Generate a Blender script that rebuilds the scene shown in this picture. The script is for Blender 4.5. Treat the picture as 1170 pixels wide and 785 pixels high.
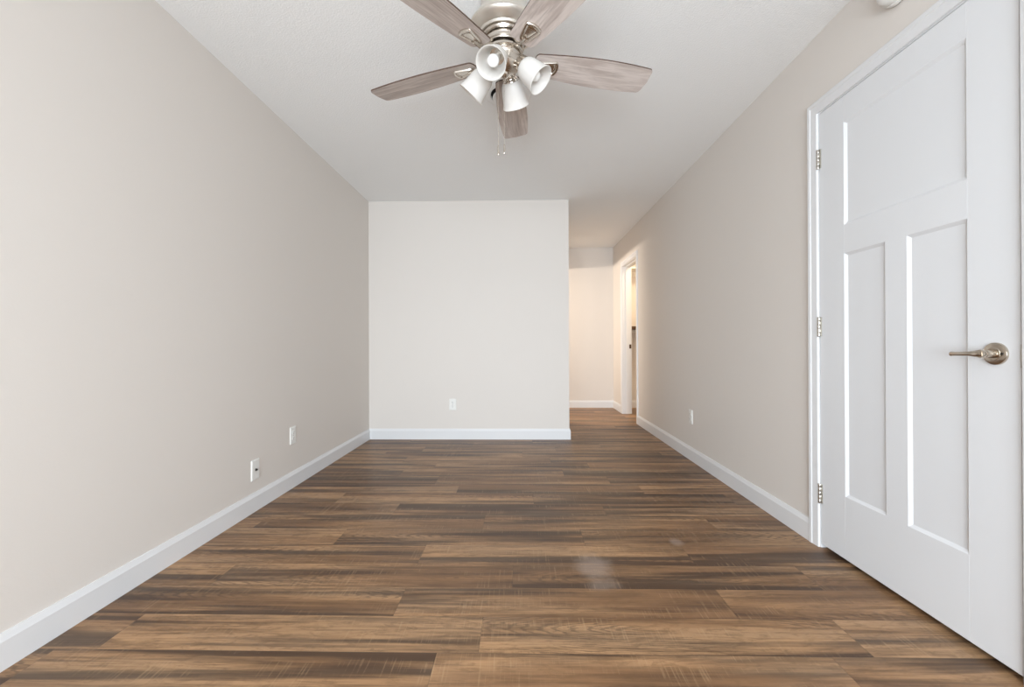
import bpy, bmesh, math, random
from mathutils import Vector, Matrix

random.seed(7)
for o in list(bpy.data.objects):
    bpy.data.objects.remove(o, do_unlink=True)
scene = bpy.context.scene
col = scene.collection

# ------------------------------------------------------------------ camera
cam_data = bpy.data.cameras.new('camera')
cam_data.sensor_fit = 'HORIZONTAL'
cam_data.sensor_width = 36.0
cam_data.lens = 15.0
cam_data.clip_start = 0.02
cam = bpy.data.objects.new('camera', cam_data)
col.objects.link(cam)
right, up, fwd = (Vector((0.99981, 0.01911, -0.0032)), Vector((0.00325, -0.00254, 0.99999)),
                  Vector((-0.0191, 0.99981, 0.0026)))
m = Matrix.Identity(4)
for i in range(3):
    m[i][0], m[i][1], m[i][2] = right[i], up[i], -fwd[i]
m[2][3] = 0.9659
cam.matrix_world = m
scene.camera = cam

# ------------------------------------------------------------------ light and exposure
scene.view_settings.view_transform = 'Standard'
scene.view_settings.look = 'None'
scene.view_settings.exposure = 0.10
scene.view_settings.gamma = 1.0
scene.view_settings.use_curve_mapping = False

world = bpy.data.worlds.new('sky')
scene.world = world
world.use_nodes = True
bg = world.node_tree.nodes['Background']
bg.inputs['Color'].default_value = (0.75, 0.86, 1.0, 1)
bg.inputs['Strength'].default_value = 1.0


def area_light(name, loc, target, sx, sy, power, color, spread=180):
    d = bpy.data.lights.new(name, 'AREA')
    d.shape = 'RECTANGLE'
    d.size, d.size_y = sx, sy
    d.energy = power
    d.color = color
    d.spread = math.radians(spread)
    o = bpy.data.objects.new(name, d)
    col.objects.link(o)
    o.location = loc
    o.rotation_euler = (Vector(target) - Vector(loc)).to_track_quat('-Z', 'Y').to_euler()
    return o


# daylight through the window behind the camera, and an added upward fill to brighten the ceiling
DAY = (0.835, 0.925, 1.0)
area_light('window_daylight', (-0.05, -2.23, 1.20), (-0.05, 3.0, -0.8), 2.3, 1.3, 63, DAY, 105)
area_light('ceiling_fill', (-0.05, -2.21, 0.60), (-0.05, 2.0, 2.44), 2.3, 0.9, 45, DAY, 110)
# the photographer's flash, bounced off the ceiling behind the camera
area_light('bounced_flash', (0.10, -0.35, 1.35), (0.05, -0.90, 2.44), 0.3, 0.3, 22, DAY, 120)
# lamps of the lit rooms beside the hall
area_light('bathroom_lamp', (-0.95, 5.75, 2.02), (1.2, 6.0, 1.2), 1.3, 0.12, 43, (1.0, 0.89, 0.76))
area_light('closet_lamp', (2.05, 5.6, 2.40), (2.05, 5.6, 0.0), 0.35, 0.35, 18, (1.0, 0.80, 0.55))

# ------------------------------------------------------------------ room dimensions
XL, XR, YB, YH, XW, H = -1.5533, 1.4232, 4.3541, 6.5432, 0.4977, 2.44
Y0 = -2.25           # rear wall with the window, behind the camera
WT = 0.125           # wall thickness


# ------------------------------------------------------------------ materials
def new_mat(name):
    mt = bpy.data.materials.new(name)
    mt.use_nodes = True
    nt = mt.node_tree
    return mt, nt, nt.nodes['Principled BSDF']


def srgb(r, g, b):
    f = lambda c: ((c / 255 + 0.055) / 1.055) ** 2.4 if c / 255 > 0.04045 else c / 255 / 12.92
    return (f(r), f(g), f(b), 1)


def painted(name, color, rough=0.6, bump=0.0, scale=90, spec=0.3, detail=3.0, dist=0.002):
    mt, nt, p = new_mat(name)
    p.inputs['Base Color'].default_value = color
    p.inputs['Roughness'].default_value = rough
    p.inputs['Specular IOR Level'].default_value = spec
    if bump:
        tc = nt.nodes.new('ShaderNodeTexCoord')
        nz = nt.nodes.new('ShaderNodeTexNoise')
        nz.inputs['Scale'].default_value = scale
        nz.inputs['Detail'].default_value = detail
        b = nt.nodes.new('ShaderNodeBump')
        b.inputs['Strength'].default_value = bump
        b.inputs['Distance'].default_value = dist
        nt.links.new(tc.outputs['Object'], nz.inputs['Vector'])
        nt.links.new(nz.outputs['Fac'], b.inputs['Height'])
        nt.links.new(b.outputs['Normal'], p.inputs['Normal'])
    return mt


M_WALL = painted('greige_wall_paint', srgb(226, 219.5, 213), 0.6, 0.12, 130, 0.25)
M_CEIL = painted('white_textured_ceiling', srgb(247, 247, 246), 0.85, 0.38, 130, 0.1, 4.0, 0.005)
M_TRIM = painted('white_trim_paint', srgb(229, 229, 230), 0.35, 0, spec=0.4)
M_DOOR = painted('white_door_paint', srgb(229, 230, 232), 0.38, 0.06, 260, 0.4)
M_PLATE = painted('white_plastic', srgb(238, 237, 233), 0.35, 0)
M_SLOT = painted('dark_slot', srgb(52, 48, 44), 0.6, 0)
M_GREY = painted('grey_slot', srgb(150, 148, 145), 0.6, 0)
M_DIFF = painted('white_enamel', srgb(246, 246, 245), 0.4, 0)
M_DARK = painted('black_throat_shade', srgb(22, 21, 20), 0.8, 0)
M_BULB = painted('opal_bulb_glass', srgb(250, 249, 246), 0.25, 0, spec=0.5)
M_SHELF = painted('white_shelf_paint', srgb(240, 236, 228), 0.5, 0)
M_CLEAT = painted('dark_brown_wood', srgb(84, 62, 46), 0.5, 0)


def metal(name, color, rough):
    mt, nt, p = new_mat(name)
    p.inputs['Base Color'].default_value = color
    p.inputs['Metallic'].default_value = 1.0
    p.inputs['Roughness'].default_value = rough
    tc = nt.nodes.new('ShaderNodeTexCoord')
    mp = nt.nodes.new('ShaderNodeMapping')
    mp.inputs['Scale'].default_value = (60, 60, 900)
    nz = nt.nodes.new('ShaderNodeTexNoise')
    nz.inputs['Scale'].default_value = 1.0
    mr = nt.nodes.new('ShaderNodeMapRange')
    mr.inputs['To Min'].default_value = rough - 0.05
    mr.inputs['To Max'].default_value = rough + 0.07
    nt.links.new(tc.outputs['Object'], mp.inputs['Vector'])
    nt.links.new(mp.outputs['Vector'], nz.inputs['Vector'])
    nt.links.new(nz.outputs['Fac'], mr.inputs['Value'])
    nt.links.new(mr.outputs['Result'], p.inputs['Roughness'])
    return mt


M_NICKEL = metal('brushed_nickel', (0.63, 0.58, 0.52, 1), 0.24)
M_LEVER = metal('satin_nickel_lever', (0.54, 0.475, 0.40, 1), 0.22)
M_NICKEL_L = metal('satin_nickel_housing', (0.72, 0.68, 0.62, 1), 0.36)
M_HINGE = metal('satin_nickel_hinge', (0.60, 0.57, 0.52, 1), 0.34)
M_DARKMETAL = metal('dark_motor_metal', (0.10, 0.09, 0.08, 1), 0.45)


def glass_shade():
    mt, nt, p = new_mat('frosted_white_glass')
    p.inputs['Base Color'].default_value = srgb(243, 240, 236)
    p.inputs['Roughness'].default_value = 0.3
    p.inputs['Specular IOR Level'].default_value = 0.4
    tr = nt.nodes.new('ShaderNodeBsdfTranslucent')
    tr.inputs['Color'].default_value = srgb(243, 240, 236)
    mx = nt.nodes.new('ShaderNodeMixShader')
    mx.inputs['Fac'].default_value = 0.38
    out = nt.nodes['Material Output']
    nt.links.new(p.outputs['BSDF'], mx.inputs[1])
    nt.links.new(tr.outputs['BSDF'], mx.inputs[2])
    nt.links.new(mx.outputs['Shader'], out.inputs['Surface'])
    return mt


M_GLASS = glass_shade()


class NT:
    """tiny node helper"""
    def __init__(s, nt):
        s.nt = nt

    def n(s, kind, **kw):
        nd = s.nt.nodes.new(kind)
        for k, v in kw.items():
            setattr(nd, k, v)
        return nd

    def link(s, a, b):
        s.nt.links.new(a, b)

    def math(s, op, a, b=None, clamp=False):
        nd = s.n('ShaderNodeMath', operation=op, use_clamp=clamp)
        for i, v in enumerate((a, b)):
            if v is None:
                continue
            if isinstance(v, (int, float)):
                nd.inputs[i].default_value = v
            else:
                s.link(v, nd.inputs[i])
        return nd.outputs[0]

    def mapr(s, v, a, b, c=0.0, d=1.0):
        nd = s.n('ShaderNodeMapRange')
        nd.clamp = True
        nd.interpolation_type = 'SMOOTHSTEP'
        s.link(v, nd.inputs['Value'])
        for k, x in zip(('From Min', 'From Max', 'To Min', 'To Max'), (a, b, c, d)):
            nd.inputs[k].default_value = x
        return nd.outputs['Result']

    def noise(s, vec, scale_xyz, w=None, detail=3.0, rough=0.55, distort=0.0, rot=0.0):
        mp = s.n('ShaderNodeMapping')
        mp.inputs['Scale'].default_value = scale_xyz
        mp.inputs['Rotation'].default_value = (0, 0, rot)
        s.link(vec, mp.inputs['Vector'])
        nz = s.n('ShaderNodeTexNoise', noise_dimensions='4D')
        nz.inputs['Scale'].default_value = 1.0
        nz.inputs['Detail'].default_value = detail
        nz.inputs['Roughness'].default_value = rough
        nz.inputs['Distortion'].default_value = distort
        s.link(mp.outputs['Vector'], nz.inputs['Vector'])
        if w is not None:
            s.link(w, nz.inputs['W'])
        return nz.outputs['Fac']

    def mix(s, fac, a, b, mode='MIX'):
        nd = s.n('ShaderNodeMix', data_type='RGBA', blend_type=mode)
        if isinstance(fac, (int, float)):
            nd.inputs[0].default_value = fac
        else:
            s.link(fac, nd.inputs[0])
        for i, v in ((6, a), (7, b)):
            if isinstance(v, tuple):
                nd.inputs[i].default_value = v
            else:
                s.link(v, nd.inputs[i])
        return nd.outputs[2]


def plank_floor_material():
    mt, nt, p = new_mat('weathered_oak_vinyl_plank')
    t = NT(nt)
    uv = t.n('ShaderNodeUVMap', uv_map='grain').outputs['UV']
    uvl = t.n('ShaderNodeUVMap', uv_map='local').outputs['UV']
    at = t.n('ShaderNodeAttribute', attribute_name='plank')
    sep = t.n('ShaderNodeSeparateColor')
    t.link(at.outputs['Color'], sep.inputs['Color'])
    r1, r2, r3 = sep.outputs[0], sep.outputs[1], sep.outputs[2]
    w = t.math('MULTIPLY', r1, 41.0)
    w2 = t.math('ADD', w, 13.7)
    w3 = t.math('ADD', w, 77.7)
    # base tan and brown, by slow streaks along the plank
    broad = t.noise(uv, (0.8, 7.0, 1), w, 3, 0.55)
    fine = t.noise(uv, (4.0, 120.0, 1), w2, 5, 0.7)
    dark = t.noise(uv, (0.55, 11.5, 1), w3, 4, 0.55, 0.35)
    dark2 = t.noise(uv, (1.6, 34.0, 1), w2, 5, 0.62, 0.6)
    mid = t.noise(uv, (13.0, 42.0, 1), w, 5, 0.65, 1.2)
    c = t.mix(t.mapr(broad, 0.38, 0.62), srgb(136, 103, 76), srgb(190, 151, 114))
    c = t.mix(t.math('MULTIPLY', t.mapr(mid, 0.46, 0.66), 0.50), c, srgb(118, 89, 62))
    # cathedral rings in some planks
    mp = t.n('ShaderNodeMapping')
    mp.inputs['Scale'].default_value = (2.6, 20.0, 1)
    t.link(uv, mp.inputs['Vector'])
    wv = t.n('ShaderNodeTexWave', wave_type='RINGS', rings_direction='SPHERICAL')
    wv.inputs['Scale'].default_value = 2.2
    wv.inputs['Distortion'].default_value = 6.0
    wv.inputs['Detail'].default_value = 4.0
    wv.inputs['Detail Scale'].default_value = 1.6
    t.link(mp.outputs['Vector'], wv.inputs['Vector'])
    rings = t.mapr(wv.outputs['Fac'], 0.55, 0.95)
    has = t.math('MULTIPLY', t.mapr(r3, 0.42, 0.50), t.mapr(t.noise(uv, (1.6, 10, 1), w2, 2), 0.42, 0.55))
    c = t.mix(t.math('MULTIPLY', t.math('MULTIPLY', rings, has), 0.6), c, srgb(92, 70, 51))
    # dark smoky bands, broad and narrow
    c = t.mix(t.math('MULTIPLY', t.mapr(dark2, 0.47, 0.64), 0.55), c, srgb(96, 72, 51))
    c = t.mix(t.math('MULTIPLY', t.mapr(dark, 0.47, 0.60), 0.90), c, srgb(70, 52, 40))
    # grey tinge
    c = t.mix(t.math('MULTIPLY', t.mapr(t.noise(uv, (1.2, 9.0, 1), w, 3), 0.45, 0.65), 0.28), c, srgb(122, 106, 90))
    # fine pores and grain
    c = t.mix(t.math('MULTIPLY', t.mapr(fine, 0.45, 0.70), 0.50), c, srgb(84, 63, 46))
    # pale cross-cut saw marks
    saw = t.noise(uv, (150.0, 4.5, 1), w3, 3, 0.6, 0.0, 0.12)
    sawm = t.mapr(t.noise(uv, (3.0, 16.0, 1), w, 4), 0.46, 0.60)
    c = t.mix(t.math('MULTIPLY', t.math('MULTIPLY', t.mapr(saw, 0.52, 0.68), sawm), 0.25), c, srgb(198, 168, 134))
    # tone per plank
    hsv = t.n('ShaderNodeHueSaturation')
    hsv.inputs['Saturation'].default_value = 1.06
    t.link(t.mapr(r2, 0.0, 1.0, 1.00, 0.88), hsv.inputs['Value'])
    t.link(c, hsv.inputs['Color'])
    c = hsv.outputs['Color']
    # the grooves between planks
    s2 = t.n('ShaderNodeSeparateXYZ')
    t.link(uvl, s2.inputs['Vector'])
    du = t.math('MINIMUM', s2.outputs[0], t.math('SUBTRACT', 1.22, s2.outputs[0]))
    dv = t.math('MINIMUM', s2.outputs[1], t.math('SUBTRACT', 0.1795, s2.outputs[1]))
    edge = t.mapr(t.math('MINIMUM', du, dv), 0.0006, 0.0020, 1.0, 0.0)
    c = t.mix(t.math('MULTIPLY', edge, 0.30), c, srgb(60, 44, 32))
    # dusty scuffs left on the boards
    geo = t.n('ShaderNodeNewGeometry')
    pos = geo.outputs['Position']
    for (px, py, rx, ry, amt) in ((0.315, 1.86, 0.11, 0.14, 0.34), (0.325, 1.72, 0.09, 0.06, 0.22), (0.76, 2.10, 0.045, 0.05, 0.28)):
        mp2 = t.n('ShaderNodeMapping')
        mp2.inputs['Location'].default_value = (-px / rx, -py / ry, 0)
        mp2.inputs['Scale'].default_value = (1 / rx, 1 / ry, 0)
        t.link(pos, mp2.inputs['Vector'])
        ln = t.n('ShaderNodeVectorMath', operation='LENGTH')
        t.link(mp2.outputs['Vector'], ln.inputs[0])
        cloud = t.noise(pos, (14, 14, 1), None, 4, 0.6)
        f = t.math('MULTIPLY', t.mapr(t.math('ADD', ln.outputs['Value'], t.math('MULTIPLY', cloud, 0.9)), 0.7, 1.45, 1, 0), amt)
        c = t.mix(f, c, srgb(186, 170, 158))
    t.link(c, p.inputs['Base Color'])
    rr = t.math('ADD', t.math('MULTIPLY', fine, 0.2), 0.30)
    t.link(rr, p.inputs['Roughness'])
    p.inputs['Specular IOR Level'].default_value = 0.35
    b = t.n('ShaderNodeBump')
    b.inputs['Strength'].default_value = 0.25
    b.inputs['Distance'].default_value = 0.0012
    hgt = t.math('SUBTRACT', t.math('ADD', t.math('MULTIPLY', fine, 0.6), t.math('MULTIPLY', saw, 0.4)), edge)
    t.link(hgt, b.inputs['Height'])
    t.link(b.outputs['Normal'], p.inputs['Normal'])
    return mt


M_FLOOR = plank_floor_material()


def blade_material():
    mt, nt, p = new_mat('grey_washed_oak_blade')
    t = NT(nt)
    ob = t.n('ShaderNodeTexCoord').outputs['Object']
    inf = t.n('ShaderNodeObjectInfo')
    w = t.math('MULTIPLY', inf.outputs['Random'], 23.0)
    a = t.noise(ob, (3.0, 26.0, 1), w, 4, 0.6, 1.2)
    f = t.noise(ob, (7.0, 150.0, 1), w, 3, 0.6)
    c = t.mix(t.mapr(a, 0.35, 0.68), srgb(213, 202, 195), srgb(180, 166, 159))
    c = t.mix(t.math('MULTIPLY', t.mapr(f, 0.48, 0.74), 0.55), c, srgb(148, 134, 126))
    t.link(c, p.inputs['Base Color'])
    p.inputs['Roughness'].default_value = 0.45
    return mt


M_BLADE = blade_material()
M_EDGE = painted('dark_brown_blade_edge', srgb(84, 66, 56), 0.5)


# ------------------------------------------------------------------ mesh helpers
def bm_box(bm, x0, x1, y0, y1, z0, z1, mi=0):
    v = [bm.verts.new((x, y, z)) for z in (z0, z1) for y in (y0, y1) for x in (x0, x1)]
    fs = [(0, 2, 3, 1), (4, 5, 7, 6), (0, 1, 5, 4), (2, 6, 7, 3), (0, 4, 6, 2), (1, 3, 7, 5)]
    out = []
    for f in fs:
        fc = bm.faces.new([v[i] for i in f])
        fc.material_index = mi
        out.append(fc)
    return v


def bm_lathe(bm, prof, seg=48, mat=Matrix.Identity(4), mi=0, closed=False):
    """prof: list of (r, z) revolved about local Z, then moved by mat"""
    rings = []
    for r, z in prof:
        if r < 1e-6:
            rings.append([bm.verts.new(mat @ Vector((0, 0, z)))])
        else:
            rings.append([bm.verts.new(mat @ Vector((r * math.cos(2 * math.pi * k / seg), r * math.sin(2 * math.pi * k / seg), z)))
                          for k in range(seg)])
    pairs = list(zip(rings, rings[1:]))
    if closed:
        pairs.append((rings[-1], rings[0]))
    for A, B in pairs:
        for k in range(seg):
            k2 = (k + 1) % seg
            if len(A) == 1 and len(B) == 1:
                continue
            if len(A) == 1:
                f = bm.faces.new((A[0], B[k], B[k2]))
            elif len(B) == 1:
                f = bm.faces.new((A[k], B[0], A[k2]))
            else:
                f = bm.faces.new((A[k], B[k], B[k2], A[k2]))
            f.material_index = mi


def bm_tube(bm, pts, radii, seg=14, mi=0, cap=True):
    pts = [Vector(p) for p in pts]
    if isinstance(radii, (int, float)):
        radii = [radii] * len(pts)
    rings = []
    ref = Vector((0.13, 0.31, 0.94))
    for i, p in enumerate(pts):
        d = (pts[min(i + 1, len(pts) - 1)] - pts[max(i - 1, 0)]).normalized()
        a = d.cross(ref)
        if a.length < 1e-3:
            a = d.cross(Vector((1, 0, 0)))
        a.normalize()
        b = d.cross(a)
        rr = radii[i] if not isinstance(radii[i], tuple) else radii[i]
        ra, rb = (rr, rr) if not isinstance(rr, tuple) else rr
        rings.append([bm.verts.new(p + a * ra * math.cos(2 * math.pi * k / seg) + b * rb * math.sin(2 * math.pi * k / seg)) for k in range(seg)])
    for A, B in zip(rings, rings[1:]):
        for k in range(seg):
            bm.faces.new((A[k], A[(k + 1) % seg], B[(k + 1) % seg], B[k])).material_index = mi
    if cap:
        bm.faces.new(rings[0]).material_index = mi
        bm.faces.new(list(reversed(rings[-1]))).material_index = mi


def bm_prism(bm, outline, z0, z1, mat=Matrix.Identity(4), mi=0, mi_side=None):
    lo = [bm.verts.new(mat @ Vector((x, y, z0))) for x, y in outline]
    hi = [bm.verts.new(mat @ Vector((x, y, z1))) for x, y in outline]
    bm.faces.new(list(reversed(lo))).material_index = mi
    bm.faces.new(hi).material_index = mi
    n = len(lo)
    for k in range(n):
        bm.faces.new((lo[k], lo[(k + 1) % n], hi[(k + 1) % n], hi[k])).material_index = mi if mi_side is None else mi_side


def mesh_obj(name, bm, mats, parent=None, smooth=None, bevel=None):
    bmesh.ops.recalc_face_normals(bm, faces=bm.faces[:])
    me = bpy.data.meshes.new(name)
    bm.to_mesh(me)
    bm.free()
    for mt in (mats if isinstance(mats, (list, tuple)) else [mats]):
        me.materials.append(mt)
    if smooth is not None:
        for pl in me.polygons:
            pl.use_smooth = True
        me.set_sharp_from_angle(angle=math.radians(smooth))
    o = bpy.data.objects.new(name, me)
    col.objects.link(o)
    if parent is not None:
        o.parent = parent
    if bevel:
        md = o.modifiers.new('bevel', 'BEVEL')
        md.width = bevel
        md.segments = 2
        md.limit_method = 'ANGLE'
        md.angle_limit = math.radians(40)
    return o


def tag(o, label, cat, group=None, kind=None):
    o['label'] = label
    o['category'] = cat
    if group:
        o['group'] = group
    if kind:
        o['kind'] = kind
    return o


def struct(name, bm, mats, label, cat, **kw):
    return tag(mesh_obj(name, bm, mats, **kw), label, cat, kind='structure')


def empty(name, loc, label, cat, group=None, kind=None, rotz=0):
    o = bpy.data.objects.new(name, None)
    o.empty_display_size = 0.05
    col.objects.link(o)
    o.location = loc
    o.rotation_euler = (0, 0, rotz)
    return tag(o, label, cat, group, kind)


# ------------------------------------------------------------------ the shell
PW, PL = 0.1795, 1.22
ROW0 = 1.336
known = {-1: -0.265, 0: -0.134, 1: -0.456, 2: -0.034, 3: -0.456, 4: 0.31, 5: -0.20, 6: -0.733, 7: 0.08, 8: -0.42}
XF0, XF1, YF0, YF1 = -1.70, 2.60, Y0 - 0.05, YH + 0.05


def build_floor():
    bm = bmesh.new()
    uvg = bm.loops.layers.uv.new('grain')
    uvl = bm.loops.layers.uv.new('local')
    pc = bm.loops.layers.float_color.new('plank')
    k = math.floor((YF0 - ROW0) / PW)
    while ROW0 + k * PW < YF1:
        y0, y1 = ROW0 + k * PW, ROW0 + (k + 1) * PW
        off = known.get(k, random.uniform(0, PL))
        j = math.floor((XF0 - off) / PL)
        while off + j * PL < XF1:
            x0, x1 = off + j * PL, off + (j + 1) * PL
            a, b = max(x0, XF0), min(x1, XF1)
            c, d = max(y0, YF0), min(y1, YF1)
            if b - a > 1e-4 and d - c > 1e-4:
                vs = [bm.verts.new(q) for q in ((a, c, 0), (b, c, 0), (b, d, 0), (a, d, 0))]
                f = bm.faces.new(vs)
                ou, ov = random.uniform(-30, 30), random.uniform(-30, 30)
                rc = (random.random(), random.random(), random.random(), 1)
                cx, cy = random.uniform(-0.4, 0.4), random.uniform(-0.05, 0.05)
                for lp in f.loops:
                    q = lp.vert.co
                    lp[uvg].uv = (q.x - (x0 + x1) / 2 + cx, q.y - (y0 + y1) / 2 + cy)
                    lp[uvl].uv = (q.x - x0, q.y - y0)
                    lp[pc] = rc
            j += 1
        k += 1
    # closed slab below the boards
    bm_box(bm, XF0, XF1, YF0, YF1, -0.06, -0.004)
    return struct('floor', bm, M_FLOOR, 'brown weathered oak plank floor running across the empty room', 'floor')


build_floor()

bm = bmesh.new()
bm_box(bm, XF0, XF1, YF0, YF1, H, H + 0.08)
struct('ceiling', bm, M_CEIL, 'white textured ceiling above the empty room', 'ceiling')

bm = bmesh.new()
bm_box(bm, XL - WT, XL, YF0, YF1, 0, H)
struct('wall_left', bm, M_WALL, 'long plain greige wall on the left side with two wall plates', 'wall')

# partition facing the camera, with the hall's left side and its lit opening
bm = bmesh.new()
bm_box(bm, XL, XW, YB, YB + 0.12, 0, H)
bm_box(bm, XW - 0.12, XW, YB + 0.12, 5.30, 0, H)
bm_box(bm, XW - 0.12, XW, 5.30, YH, 2.105, H)
struct('wall_back', bm, M_WALL, 'greige partition wall facing the camera, ending at the hall opening', 'wall')

bm = bmesh.new()
bm_box(bm, XL, XF1, YH, YH + 0.10, 0, H)
struct('wall_far', bm, M_WALL, 'warmly lit greige wall at the end of the small hall', 'wall')

# right wall with two door openings
D1A, D1B, D1T = 1.2365, 2.0535, 2.0560      # inside faces of the near door's frame
D2A, D2B, D2T = 5.2420, 5.9530, 2.0420      # the hall doorway
JT = 0.018
XO = XR + WT
bm = bmesh.new()
bm_box(bm, XR, XO, YF0, D1A - JT, 0, H)
bm_box(bm, XR, XO, D1A - JT, D1B + JT, D1T + JT, H)
bm_box(bm, XR, XO, D1B + JT, D2A - JT, 0, H)
bm_box(bm, XR, XO, D2A - JT, D2B + JT, D2T + JT, H)
bm_box(bm, XR, XO, D2B + JT, YH, 0, H)
struct('wall_right', bm, M_WALL, 'greige wall on the right holding the white panel door and hall doorway', 'wall')

# rooms beyond: closet walls on the right, bathroom partition on the left
bm = bmesh.new()
bm_box(bm, XF1 - 0.1, XF1, YF0, YH, 0, H)
bm_box(bm, XO, XF1 - 0.1, 4.90, 5.0, 0, H)
struct('wall_closet', bm, M_WALL, 'warm greige wall of the closet seen through the hall doorway', 'wall')

# rear wall with glazed opening behind the camera
WX0, WX1, WZ0, WZ1 = -1.2, 1.1, 0.15, 1.85
bm = bmesh.new()
bm_box(bm, XL, WX0, Y0 - 0.05, Y0 + 0.0, 0, H)
bm_box(bm, WX1, XR, Y0 - 0.05, Y0 + 0.0, 0, H)
bm_box(bm, WX0, WX1, Y0 - 0.05, Y0, WZ1, H)
bm_box(bm, WX0, WX1, Y0 - 0.05, Y0, 0, WZ0)
struct('wall_rear', bm, M_WALL, 'greige wall behind the camera around a wide window', 'wall')

bm = bmesh.new()
for (a, b, c, d) in ((WX0, WX1, WZ0, WZ0 + 0.05), (WX0, WX1, WZ1 - 0.05, WZ1), (WX0, WX0 + 0.05, WZ0 + 0.05, WZ1 - 0.05),
                     (WX1 - 0.05, WX1, WZ0 + 0.05, WZ1 - 0.05)):
    bm_box(bm, a, b, Y0 - 0.045, Y0 + 0.012, c, d)
struct('window_1', bm, M_TRIM, 'white window frame in the rear wall', 'window')


# ------------------------------------------------------------------ baseboards
BB = [(0.0, 0.0), (0.0125, 0.0), (0.0125, 0.0860), (0.0100, 0.0930), (0.0050, 0.1085), (0.0, 0.1085)]


def sweep_floor(path, prof, side=1):
    """profile (offset, height) carried along a path on the floor, mitred at corners; side=+1 offsets to the left of travel"""
    bm = bmesh.new()
    P = [Vector(p) for p in path]
    offs = []
    for i in range(len(P)):
        ns = []
        if i > 0:
            d = (P[i] - P[i - 1]).normalized()
            ns.append(Vector((-d.y, d.x)) * side)
        if i < len(P) - 1:
            d = (P[i + 1] - P[i]).normalized()
            ns.append(Vector((-d.y, d.x)) * side)
        if len(ns) == 1:
            offs.append(ns[0])
        else:
            s = ns[0] + ns[1]
            offs.append(s / (1 + ns[0].dot(ns[1])))
    rings = [[bm.verts.new((P[i].x + offs[i].x * o, P[i].y + offs[i].y * o, h)) for o, h in prof] for i in range(len(P))]
    n = len(prof)
    for A, B in zip(rings, rings[1:]):
        for k in range(n):
            bm.faces.new((A[k], A[(k + 1) % n], B[(k + 1) % n], B[k]))
    bm.faces.new(rings[0])
    bm.faces.new(list(reversed(rings[-1])))
    return bm


struct('baseboard_left', sweep_floor([(XL, Y0 + 0.001), (XL, YB - 0.0125)], BB, -1), M_TRIM,
       'white baseboard along the left wall', 'baseboard')
struct('baseboard_back', sweep_floor([(XL, YB), (XW, YB), (XW, 5.30)], BB, -1), M_TRIM,
       'white baseboard along the partition wall below the small outlet', 'baseboard')
struct('baseboard_right', sweep_floor([(XR, 2.117), (XR, 5.184)], BB, 1), M_TRIM,
       'white baseboard along the right wall between the two door frames', 'baseboard')
struct('baseboard_hall', sweep_floor([(XR, 6.012), (XR, YH), (XL, YH)], BB, 1), M_TRIM,
       'white baseboard around the far end of the hall', 'baseboard')
struct('baseboard_closet', sweep_floor([(XO, YH), (XF1 - 0.1, YH)], BB, -1), M_TRIM,
       'white baseboard inside the closet beyond the hall doorway', 'baseboard')


# ------------------------------------------------------------------ door frames (casing, jamb, stop)
CP = [(0.0, 0.0), (0.0, 0.0080), (0.0025, 0.0092), (0.0370, 0.0112), (0.0400, 0.0140), (0.0540, 0.0152), (0.0570, 0.0135), (0.0570, 0.0)]


def casing(name, ya, yb, zt, label, reveal=0.005):
    bm = bmesh.new()
    a, b, t = ya - reveal, yb + reveal, zt + reveal
    pts = [((a, 0.0), (-1, 0)), ((a, t), (-1, 1)), ((b, t), (1, 1)), ((b, 0.0), (1, 0))]
    rings = [[bm.verts.new((XR - th, y + mx * o, z + mz * o)) for o, th in CP] for (y, z), (mx, mz) in pts]
    n = len(CP)
    for A, B in zip(rings, rings[1:]):
        for k in range(n):
            bm.faces.new((A[k], A[(k + 1) % n], B[(k + 1) % n], B[k]))
    bm.faces.new(rings[0])
    bm.faces.new(list(reversed(rings[-1])))
    o = struct(name, bm, M_TRIM, label, 'door frame')
    bm = bmesh.new()
    bm_box(bm, XR + 0.0005, XO, ya - JT, ya, 0, zt + JT)
    bm_box(bm, XR + 0.0005, XO, yb, yb + JT, 0, zt + JT)
    bm_box(bm, XR + 0.0005, XO, ya, yb, zt, zt + JT)
    mesh_obj('jamb', bm, M_TRIM, o)
    return o


def stops(o, ya, yb, zt, x0, x1):
    bm = bmesh.new()
    bm_box(bm, x0, x1, ya, ya + 0.011, 0, zt)
    bm_box(bm, x0, x1, yb - 0.011, yb, 0, zt)
    bm_box(bm, x0, x1, ya + 0.011, yb - 0.011, zt - 0.011, zt)
    mesh_obj('door_stop', bm, M_TRIM, o)


fr1 = casing('trim_1', D1A, D1B, D1T, 'white moulded frame around the closed panel door')
stops(fr1, D1A, D1B, D1T, XR + 0.038, XR + 0.072)
bm = bmesh.new()
bm_box(bm, XR - 0.004, XR + 0.030, D1A, D1A + 0.0014, 0.895, 0.962)
bm_box(bm, XR - 0.0045, XR - 0.0005, D1A - 0.006, D1A + 0.0014, 0.912, 0.950)
mesh_obj('strike_plate', bm, M_HINGE, fr1)['label'] = 'nickel strike plate'
fr2 = casing('trim_2', D2A, D2B, D2T, 'white frame around the open doorway in the hall')
stops(fr2, D2A, D2B, D2T, XR + 0.045, XR + 0.079)
bm = bmesh.new()
bm_prism(bm, [(-0.014, -0.028), (0.014, -0.028), (0.014, 0.028), (-0.014, 0.028)], 0, 0.0016,
         Matrix.Translation((XR + 0.105, D2B - 0.0005, 0.935)) @ Matrix.Rotation(math.radians(90), 4, 'X'))
mesh_obj('strike_plate', bm, M_CLEAT, fr2)['label'] = 'dark bronze strike plate'


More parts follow.
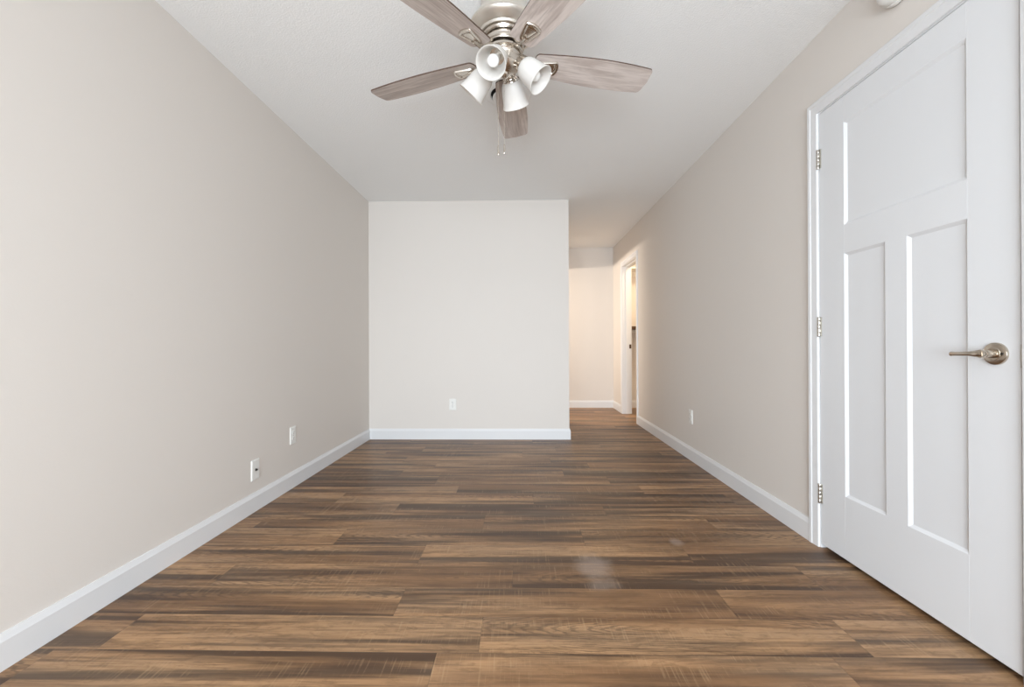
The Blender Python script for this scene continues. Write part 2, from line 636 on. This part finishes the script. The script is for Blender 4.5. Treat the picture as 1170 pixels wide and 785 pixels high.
# ------------------------------------------------------------------ the three-panel door
DY0, DY1, DZ0, DZ1 = 1.2400, 2.0505, 0.020, 2.0530
DT = 0.035
SG = 0.0006      # half width of the hairline seams between stiles and rails
panels = [(1.383 + SG, 1.900 - SG, 1.487, 1.940), (1.690, 1.900 - SG, 0.2935, 1.363), (1.383 + SG, 1.597, 0.2935, 1.363)]


def build_door():
    bm = bmesh.new()
    ys = sorted({DY0, DY1, 1.383 - SG, 1.383, 1.383 + SG, 1.597, 1.690, 1.900 - SG, 1.900, 1.900 + SG})
    zs = sorted({DZ0, DZ1, 0.2935, 1.363, 1.487, 1.940})
    grid = {}

    def V(x, y, z):
        if y in (1.383, 1.900):
            x += 0.0007 if x < XR + DT / 2 else -0.0007
        k = (round(x, 5), round(y, 5), round(z, 5))
        if k not in grid:
            grid[k] = bm.verts.new((x, y, z))
        return grid[k]

    xf, xb = XR, XR + DT

    def inside(y, z):
        return any(a < y < b and c < z < d for a, b, c, d in panels)

    for i in range(len(ys) - 1):
        for j in range(len(zs) - 1):
            yc, zc = (ys[i] + ys[i + 1]) / 2, (zs[j] + zs[j + 1]) / 2
            for x in (xf, xb):
                if not inside(yc, zc):
                    bm.faces.new([V(x, ys[i], zs[j]), V(x, ys[i + 1], zs[j]), V(x, ys[i + 1], zs[j + 1]), V(x, ys[i], zs[j + 1])])
    for j in range(len(zs) - 1):
        for y in (DY0, DY1):
            bm.faces.new([V(xf, y, zs[j]), V(xb, y, zs[j]), V(xb, y, zs[j + 1]), V(xf, y, zs[j + 1])])
    for i in range(len(ys) - 1):
        for z in (DZ0, DZ1):
            bm.faces.new([V(xf, ys[i], z), V(xb, ys[i], z), V(xb, ys[i + 1], z), V(xf, ys[i + 1], z)])
    # sloped sticking and flat recessed panel fields
    for (a, b, c, d) in panels:
        for x, s in ((xf, 1), (xb, -1)):
            w, dep = 0.0120, 0.0080
            loop = [(a, c), (b, c), (b, d), (a, d)]
            inn = [(a + w, c + w), (b - w, c + w), (b - w, d - w), (a + w, d - w)]
            o = [bm.verts.new((x, y, z)) for y, z in loop]
            mid = [bm.verts.new((x + s * dep, y, z)) for y, z in inn]
            for k in range(4):
                bm.faces.new((o[k], o[(k + 1) % 4], mid[(k + 1) % 4], mid[k]))
            bm.faces.new(mid)
    bmesh.ops.remove_doubles(bm, verts=bm.verts[:], dist=1e-5)
    return mesh_obj('door_1', bm, M_DOOR)


door = tag(build_door(), 'closed white three-panel door with nickel lever in the right wall', 'door', kind='structure')
for zc in (1.840, 1.046, 0.257):
    hb = bmesh.new()
    # barrel of five knuckles
    for k in range(5):
        z0 = zc - 0.046 + k * 0.0184
        bm_lathe(hb, [(0, z0 + 0.0004), (0.0058, z0 + 0.0004), (0.0062, z0 + 0.0012), (0.0062, z0 + 0.0172), (0.0058, z0 + 0.0180), (0, z0 + 0.0180)],
                 16, Matrix.Translation((XR - 0.0062, 2.0520, 0)))
    bm_lathe(hb, [(0, zc - 0.0475), (0.004, zc - 0.0475), (0.0045, zc - 0.046), (0, zc - 0.046)], 12, Matrix.Translation((XR - 0.0062, 2.0520, 0)))
    hg = mesh_obj('hinge', hb, M_HINGE, door, smooth=40)
    hg['label'] = 'nickel hinge'
    lb = bmesh.new()
    bm_box(lb, XR - 0.0035, XR - 0.0006, 2.0375, 2.0512, zc - 0.0445, zc + 0.0445)
    mesh_obj('hinge_leaf', lb, M_HINGE, hg)
    sb = bmesh.new()
    for dz in (-0.036, 0.0, 0.036):
        bm_box(sb, XR - 0.0040, XR - 0.0034, 2.0445, 2.0500, zc + dz - 0.009, zc + dz + 0.009)
    mesh_obj('screw_slot', sb, M_SLOT, hg)

# lever handle
hb = bmesh.new()
HY, HZ = 1.303, 0.934
toX = Matrix.Translation((XR, HY, HZ)) @ Matrix.Rotation(math.radians(-90), 4, 'Y')
bm_lathe(hb, [(0, 0), (0.0335, 0), (0.0335, 0.0040), (0.0325, 0.0058), (0.0300, 0.0070), (0.0230, 0.0082), (0.0190, 0.0088), (0.0180, 0.0100), (0, 0.0100)], 48, toX)
handle = mesh_obj('door_handle', hb, M_LEVER, door, smooth=35)
handle['label'] = 'brushed nickel lever handle'
hb = bmesh.new()
bm_lathe(hb, [(0.0130, 0.0095), (0.0125, 0.0120), (0.0120, 0.0360), (0.0108, 0.0365), (0.0108, 0.0378), (0.0122, 0.0385), (0.0125, 0.0470), (0.0115, 0.0500), (0, 0.0505)], 32, toX)
pts, rad = [], []
for k in range(15):
    u = k / 14
    y = HY - 0.006 + u * 0.106
    x = XR - 0.0440 - 0.004 * math.sin(u * math.pi) + 0.010 * u * u
    z = HZ + 0.0005 - 0.003 * u
    pts.append((x, y, z))
    r = 0.0112 if u < 0.12 else 0.0112 - 0.0045 * min(1, (u - 0.12) / 0.25)
    if u > 0.85:
        r += 0.0012 * (u - 0.85) / 0.15
    rad.append((0.0052 if u > 0.2 else 0.009, r))
bm_tube(hb, pts, rad, 20)
mesh_obj('lever', hb, M_LEVER, handle, smooth=40)
hb = bmesh.new()
bm_lathe(hb, [(0, 0.0080), (0.0040, 0.0080), (0.0040, 0.0102), (0.0032, 0.0108), (0, 0.0108)], 16,
         Matrix.Translation((0, -0.0225, 0.0)) @ toX)
mesh_obj('privacy_pin', hb, M_DARKMETAL, handle, smooth=40)


# ------------------------------------------------------------------ ceiling fan
FX, FY = -0.063, 1.770
fan = empty('ceiling_fan', (FX, FY, H), 'flush-mount ceiling fan with five grey oak blades and four white glass lights', 'ceiling fan')

hb = bmesh.new()
bm_lathe(hb, [(0, 0), (0.092, 0), (0.095, -0.004), (0.095, -0.075), (0.100, -0.095), (0.118, -0.128), (0.134, -0.148), (0.1405, -0.157), (0.1430, -0.163),
              (0.1430, -0.168), (0.1405, -0.172), (0.1330, -0.179), (0.1220, -0.187), (0.1130, -0.193), (0.1075, -0.1955), (0.1060, -0.200), (0.1050, -0.204),
              (0.1010, -0.2055), (0.0990, -0.200), (0.0900, -0.198), (0.0, -0.198)], 80)
mesh_obj('motor_housing', hb, M_NICKEL_L, fan, smooth=28)
hb = bmesh.new()
bm_lathe(hb, [(0, -0.199), (0.092, -0.199), (0.0935, -0.206), (0.0900, -0.213), (0.0790, -0.2155), (0.0780, -0.2120), (0.060, -0.2120), (0, -0.2125)], 56)
mesh_obj('motor_core', hb, M_NICKEL, fan, smooth=28)
hb = bmesh.new()
bm_lathe(hb, [(0, -0.213), (0.068, -0.213), (0.068, -0.219), (0.0815, -0.2205), (0.0830, -0.224), (0.0815, -0.228), (0.0815, -0.243), (0.0830, -0.246), (0.0815, -0.250),
              (0.064, -0.252), (0, -0.252)], 64)
mesh_obj('flywheel', hb, M_NICKEL, fan, smooth=28)
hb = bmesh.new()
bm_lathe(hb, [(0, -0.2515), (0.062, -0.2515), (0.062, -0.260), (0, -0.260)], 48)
mesh_obj('gap_shade_collar', hb, M_DARKMETAL, fan, smooth=28)  # dark collar stands in for the shaded gap under the flywheel
# switch housing and light-kit bowl
hb = bmesh.new()
bm_lathe(hb, [(0, -0.259), (0.076, -0.259), (0.078, -0.262), (0.078, -0.270), (0.075, -0.272), (0.0660, -0.2725), (0.0660, -0.2755), (0.0685, -0.2765), (0.0690, -0.280), (0.0640, -0.286), (0.0615, -0.292),
              (0.0605, -0.312), (0.064, -0.316), (0.064, -0.322), (0.056, -0.332), (0.043, -0.341), (0.030, -0.347), (0.022, -0.351),
              (0.020, -0.358), (0.013, -0.364), (0.006, -0.367), (0.006, -0.371), (0, -0.373)], 64)
mesh_obj('switch_housing', hb, M_NICKEL, fan, smooth=28)


def smooth_closed(pts, corner_r, n=6):
    """round the corners of a closed outline; corner_r per vertex"""
    out = []
    N = len(pts)
    for i in range(N):
        p, a, b = Vector(pts[i]), Vector(pts[i - 1]), Vector(pts[(i + 1) % N])
        r = corner_r[i]
        if r <= 0:
            out.append((p.x, p.y))
            continue
        d1, d2 = (a - p), (b - p)
        t1 = min(r, d1.length * 0.49)
        t2 = min(r, d2.length * 0.49)
        q1, q2 = p + d1.normalized() * t1, p + d2.normalized() * t2
        for k in range(n + 1):
            u = k / n
            q = q1 * (1 - u) ** 2 + p * 2 * u * (1 - u) + q2 * u * u
            out.append((q.x, q.y))
    return out


def half_w(x):
    u = (x - 0.125) / 0.530
    # widest a little beyond the middle
    return 0.052 + 0.0235 * math.sin(min(1, u / 0.62) * math.pi / 2) - (0.0110 * ((u - 0.62) / 0.38) ** 2 if u > 0.62 else 0)


xs = [0.125 + 0.53 * k / 16 for k in range(17)]
top = [(x, half_w(x)) for x in xs]
bot = [(x, -half_w(x)) for x in reversed(xs)]
top[-1] = (0.650, top[-1][1])
bot[0] = (0.652, bot[0][1])
outline = top + [(0.658, 0.0)] + bot
rad = [0.045] + [0] * 15 + [0.022] + [0] + [0.018] + [0] * 15 + [0.045]
BLADE = smooth_closed(outline, rad, 8)
PITCH = math.radians(-10.6)
ZB0 = -0.290
far_az = 86.2

shield = smooth_closed([(0.140, -0.017), (0.226, -0.036), (0.238, 0.0), (0.226, 0.036), (0.140, 0.017)], [0.02, 0.012, 0.02, 0.012, 0.02], 6)


def scaled(pl, s, c=(0.195, 0)):
    return [((x - c[0]) * s + c[0], (y - c[1]) * s + c[1]) for x, y in pl]


def ring_strip(bm, A, B, za, zb, mat):
    va = [bm.verts.new(mat @ Vector((x, y, za))) for x, y in A]
    vb = [bm.verts.new(mat @ Vector((x, y, zb))) for x, y in B]
    n = len(va)
    for k in range(n):
        bm.faces.new((va[k], va[(k + 1) % n], vb[(k + 1) % n], vb[k]))


pm = Matrix.Translation((0, 0, ZB0)) @ Matrix.Rotation(PITCH, 4, 'X')
bb = bmesh.new()
bm_prism(bb, BLADE, -0.003, 0.003, pm, 0, 1)
me_blade = None
br = bmesh.new()
# raised shield: outer wall, rim, inner slope and recessed field
loops = [(shield, -0.003), (shield, -0.008), (scaled(shield, 0.94), -0.0115), (scaled(shield, 0.76), -0.0115), (scaled(shield, 0.68), -0.0075),
         (scaled(shield, 0.62), -0.0070), (scaled(shield, 0.56), -0.0085), (scaled(shield, 0.46), -0.0090)]
prev = None
for pl, z in loops:
    cur = [br.verts.new(pm @ Vector((x, y, z))) for x, y in pl]
    if prev:
        n = len(cur)
        for k in range(n):
            br.faces.new((prev[k], prev[(k + 1) % n], cur[(k + 1) % n], cur[k]))
    prev = cur
br.faces.new(prev)
# curved iron from the shield back to the flywheel
bm_tube(br, [pm @ Vector((0.168, 0, -0.006)), pm @ Vector((0.140, 0, -0.009)), (0.115, 0, ZB0 + 0.004), (0.092, 0, ZB0 + 0.020), (0.070, 0, -0.2655)],
        [(0.0045, 0.014), (0.0055, 0.015), (0.006, 0.014), (0.006, 0.015), (0.005, 0.018)], 16)
blade0 = mesh_obj('blade', bb, [M_BLADE, M_EDGE], fan)
iron0 = mesh_obj('blade_bracket', br, M_NICKEL, blade0, smooth=35)
iron0['label'] = 'nickel blade bracket'
blade0.rotation_euler = (0, 0, math.radians(far_az))
for k in range(1, 5):
    b = blade0.copy()
    col.objects.link(b)
    b.parent = fan
    b.rotation_euler = (0, 0, math.radians(far_az + 72 * k))
    i2 = iron0.copy()
    col.objects.link(i2)
    i2.parent = b

# four lights on the kit
TILT = math.radians(45)
shade_prof = [(0.0300, 0.000), (0.0340, 0.001), (0.0395, 0.006), (0.0445, 0.016), (0.0480, 0.032), (0.0502, 0.052), (0.0522, 0.072), (0.0548, 0.088), (0.0583, 0.099), (0.0597, 0.102),
              (0.0586, 0.1035), (0.0560, 0.1010), (0.0515, 0.089), (0.0489, 0.072), (0.0469, 0.052), (0.0447, 0.032), (0.0412, 0.017), (0.0360, 0.009), (0.0300, 0.006)]
arm_master = None
for n_l, (az, tilt) in enumerate(((-107, 45), (-14, 45), (72, 45), (159, 45))):
    if n_l == 0:
        # frame: local +Z of the lamp is its axis, pointing outward and down, built along +X then turned
        ax = Vector((math.cos(TILT), 0, -math.sin(TILT)))
        base = Vector((0.0830, 0, -0.3290))          # fitter end of the glass
        lm = Matrix.Translation(base) @ ax.to_track_quat('Z', 'Y').to_matrix().to_4x4()
        ab = bmesh.new()
        bm_tube(ab, [(0.055, 0, -0.298), (0.066, 0, -0.300), (0.0745, 0, -0.3085), (0.0790, 0, -0.3200)] and
                [(0.054, 0, -0.297), (0.060, 0, -0.299), base - ax * 0.026], [0.010, 0.011, 0.012], 18)
        # ribbed fitter cup
        bm_lathe(ab, [(0, -0.030), (0.013, -0.030), (0.018, -0.026), (0.022, -0.018), (0.026, -0.014), (0.0275, -0.008), (0.0335, -0.004), (0.0355, 0.000),
                      (0.0355, 0.006), (0.0340, 0.008), (0.0295, 0.004), (0, 0.004)], 40, lm)
        for k in range(12):
            a = 2 * math.pi * k / 12
            c, s = math.cos(a), math.sin(a)
            bm_tube(ab, [lm @ Vector((0.0205 * c, 0.0205 * s, -0.020)), lm @ Vector((0.0272 * c, 0.0272 * s, -0.010)), lm @ Vector((0.0350 * c, 0.0350 * s, 0.001))],
                    [0.0022, 0.0028, 0.0022], 8)
        arm = mesh_obj('lamp_arm', ab, M_NICKEL, fan, smooth=40)
        gb = bmesh.new()
        bm_lathe(gb, shade_prof, 56, lm, closed=True)
        sh = mesh_obj('lamp_shade', gb, M_GLASS, fan, smooth=60)
        ub = bmesh.new()
        bm_lathe(ub, [(0, 0.004), (0.0125, 0.004), (0.0125, 0.026), (0.0135, 0.032), (0.0175, 0.043), (0.0215, 0.053), (0.0230, 0.062), (0.0225, 0.070),
                      (0.0190, 0.079), (0.0120, 0.086), (0.0, 0.0885)], 36, lm)
        bu = mesh_obj('light_bulb', ub, M_BULB, sh, smooth=60)
        first = (arm, sh, bu)
        arm.rotation_euler = sh.rotation_euler = (0, 0, math.radians(az))
    else:
        arm, sh, bu = [o.copy() for o in first]
        for o in (arm, sh, bu):
            col.objects.link(o)
        arm.parent = sh.parent = fan
        bu.parent = sh
        arm.rotation_euler = sh.rotation_euler = (0, 0, math.radians(az))

# two pull chains
for (dx, dy, zt, zb) in ((-0.0235, -0.030, -0.345, -0.700), (0.0015, -0.045, -0.338, -0.702)):
    cb = bmesh.new()
    z = zt
    bm_tube(cb, [(dx * 0.8, dy * 0.8, zt + 0.008), (dx, dy, zt), (dx, dy, zb + 0.040)], 0.0008, 8)
    while z > zb + 0.044:
        bmesh.ops.create_icosphere(cb, subdivisions=1, radius=0.0014, matrix=Matrix.Translation((dx, dy, z)))
        z -= 0.0048
    ch = mesh_obj('pull_chain', cb, M_NICKEL, fan)
    fb = bmesh.new()
    bm_lathe(fb, [(0, 0.042), (0.0016, 0.041), (0.0030, 0.037), (0.0036, 0.032), (0.0036, 0.008), (0.0042, 0.006), (0.0042, 0.002), (0.0030, 0.0), (0, 0.0)],
             16, Matrix.Translation((dx, dy, zb)))
    mesh_obj('pull_knob', fb, M_NICKEL, ch, smooth=50)

# ------------------------------------------------------------------ round ceiling diffuser behind the fan lights
dif = empty('ceiling_air_diffuser', (-0.070, 2.503, H), 'round white ceiling air vent partly hidden behind the fan lights', 'air vent')
vb = bmesh.new()
bm_lathe(vb, [(0.100, 0.0), (0.136, 0.0), (0.137, -0.003), (0.130, -0.008), (0.112, -0.012), (0.101, -0.011), (0.097, -0.006), (0.097, 0.0)], 64, closed=True)
mesh_obj('flange', vb, M_DIFF, dif, smooth=40)
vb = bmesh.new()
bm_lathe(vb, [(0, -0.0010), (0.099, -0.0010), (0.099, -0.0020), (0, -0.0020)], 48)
mesh_obj('throat_shade', vb, M_DARK, dif)  # flat black disc stands in for the shade inside the duct
vb = bmesh.new()
bm_lathe(vb, [(0.060, -0.006), (0.086, -0.022), (0.087, -0.025), (0.084, -0.025), (0.060, -0.010)], 64, closed=True)
mesh_obj('cone_ring', vb, M_DIFF, dif, smooth=40)
vb = bmesh.new()
bm_lathe(vb, [(0, -0.004), (0.020, -0.004), (0.050, -0.028), (0.051, -0.031), (0.040, -0.034), (0, -0.035)], 64)
mesh_obj('center_cone', vb, M_DIFF, dif, smooth=40)

# ------------------------------------------------------------------ smoke alarm above the door
al = empty('smoke_alarm', (XR, 1.618, 2.306), 'round white smoke alarm high on the wall above the panel door', 'smoke alarm')
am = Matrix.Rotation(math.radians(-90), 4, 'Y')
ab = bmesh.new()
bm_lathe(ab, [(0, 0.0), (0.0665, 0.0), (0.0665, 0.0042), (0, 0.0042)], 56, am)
mesh_obj('shadow_gap_disc', ab, M_SLOT, al, smooth=40)  # dark disc draws the shadow gap between alarm base and wall
ab = bmesh.new()
bm_lathe(ab, [(0, 0.0040), (0.069, 0.0040), (0.070, 0.0055), (0.070, 0.016), (0.0675, 0.020), (0, 0.020)], 56, am)
mesh_obj('base', ab, M_PLATE, al, smooth=40)
ab = bmesh.new()
bm_lathe(ab, [(0.050, 0.0195), (0.0645, 0.0200), (0.0650, 0.024), (0.0635, 0.034), (0.058, 0.041), (0.048, 0.0445), (0, 0.0455)], 56, am)
mesh_obj('cover', ab, M_PLATE, al, smooth=40)


# ------------------------------------------------------------------ wall plates
def plate_mesh(w, h, t=0.006):
    bm = bmesh.new()
    a, b = w / 2, h / 2
    c = 0.004
    lo = [(-a, -b), (a, -b), (a, b), (-a, b)]
    hi = [(-a + c, -b + c), (a - c, -b + c), (a - c, b - c), (-a + c, b - c)]
    r0 = [bm.verts.new((x, 0, z)) for x, z in lo]
    r1 = [bm.verts.new((x, -t * 0.55, z)) for x, z in lo]
    r2 = [bm.verts.new((x, -t, z)) for x, z in hi]
    for A, B in ((r0, r1), (r1, r2)):
        for k in range(4):
            bm.faces.new((A[k], A[(k + 1) % 4], B[(k + 1) % 4], B[k]))
    bm.faces.new(r2)
    bm.faces.new(list(reversed(r0)))
    return bm


def rounded(w, h, n=7):
    a, b = w / 2, h / 2
    return smooth_closed([(-a, -b), (a, -b), (a, b), (-a, b)], [min(a, b) * 0.95] * 4, n)


toY = Matrix.Rotation(math.radians(90), 4, 'X')      # prism z -> -y (out of the wall)


def duplex(loc, rotz, label, group):
    o = empty('electrical_outlet', loc, label, 'electrical outlet', group, rotz=rotz)
    mesh_obj('cover_plate', plate_mesh(0.0715, 0.1155), M_PLATE, o)
    for s in (-1, 1):
        bm = bmesh.new()
        bm_prism(bm, [(x, z + s * 0.0195) for x, z in rounded(0.034, 0.029)], 0.004, 0.0082, toY)
        rc = mesh_obj('receptacle', bm, M_PLATE, o)
        bm = bmesh.new()
        for xo, hh in ((-0.0064, 0.0085), (0.0064, 0.0070)):
            bm_box(bm, xo - 0.0012, xo + 0.0012, -0.0086, -0.0080, s * 0.0195 + 0.0035 - hh / 2, s * 0.0195 + 0.0035 + hh / 2)
        bm_lathe(bm, [(0, 0.0080), (0.0025, 0.0080), (0.0025, 0.0086), (0, 0.0086)], 12, Matrix.Translation((0, 0, s * 0.0195 - 0.0080)) @ toY)
        mesh_obj('slots', bm, M_SLOT, rc)
    bm = bmesh.new()
    bm_lathe(bm, [(0, 0.0058), (0.0032, 0.0058), (0.0028, 0.0068), (0, 0.0070)], 16, toY)
    mesh_obj('screw', bm, M_GREY, o, smooth=40)
    return o


duplex((-0.6915, YB, 0.357), 0, 'white duplex outlet low on the partition wall facing the camera', 'outlets around the room')
duplex((XR, 3.590, 0.360), math.radians(-90), 'white duplex outlet low on the right wall beyond the door', 'outlets around the room')
duplex((XL, 2.882, 0.353), math.radians(90), 'white duplex outlet on the left wall, farther and higher of its two plates', 'outlets around the room')

jk = empty('cable_jack_plate', (XL, 2.468, 0.2395), 'white cable jack plate low on the left wall, nearest the camera', 'cable plate', rotz=math.radians(90))
mesh_obj('cover_plate', plate_mesh(0.073, 0.117), M_PLATE, jk)
bm = bmesh.new()
bm_lathe(bm, [(0, 0.0055), (0.0075, 0.0055), (0.0075, 0.0080), (0.0050, 0.0082), (0.0050, 0.0150), (0.0040, 0.0155), (0, 0.0150)], 18, toY)
mesh_obj('coax_connector', bm, M_DARKMETAL, jk, smooth=40)['label'] = 'dark metal coaxial connector'
for s in (-1, 1):
    bm = bmesh.new()
    bm_lathe(bm, [(0, 0.0058), (0.0030, 0.0058), (0.0026, 0.0066), (0, 0.0068)], 14, Matrix.Translation((0, 0, s * 0.0418)) @ toY)
    mesh_obj('screw', bm, M_PLATE, jk, smooth=40)

# ------------------------------------------------------------------ closet shelves through the hall doorway
def shelf(z, label, cleat):
    o = empty('closet_shelf', (XO, YH, z), label, 'shelf', 'shelves in the closet')
    bm = bmesh.new()
    bm_box(bm, 0.002, XF1 - 0.1 - XO - 0.002, -0.34, -0.001, -0.038 if cleat else -0.02, 0.0)
    mesh_obj('board', bm, M_CLEAT if cleat else M_SHELF, o)
    bm = bmesh.new()
    bm_box(bm, 0.002, XF1 - 0.1 - XO - 0.002, -0.020, -0.001, -0.085, -0.0385 if cleat else -0.0205)
    mesh_obj('cleat', bm, M_SHELF, o)
    return o


shelf(2.085, 'white closet shelf just below the ceiling, seen through the hall doorway', False)
shelf(1.225, 'dark brown closet shelf at mid height, seen through the hall doorway', True)
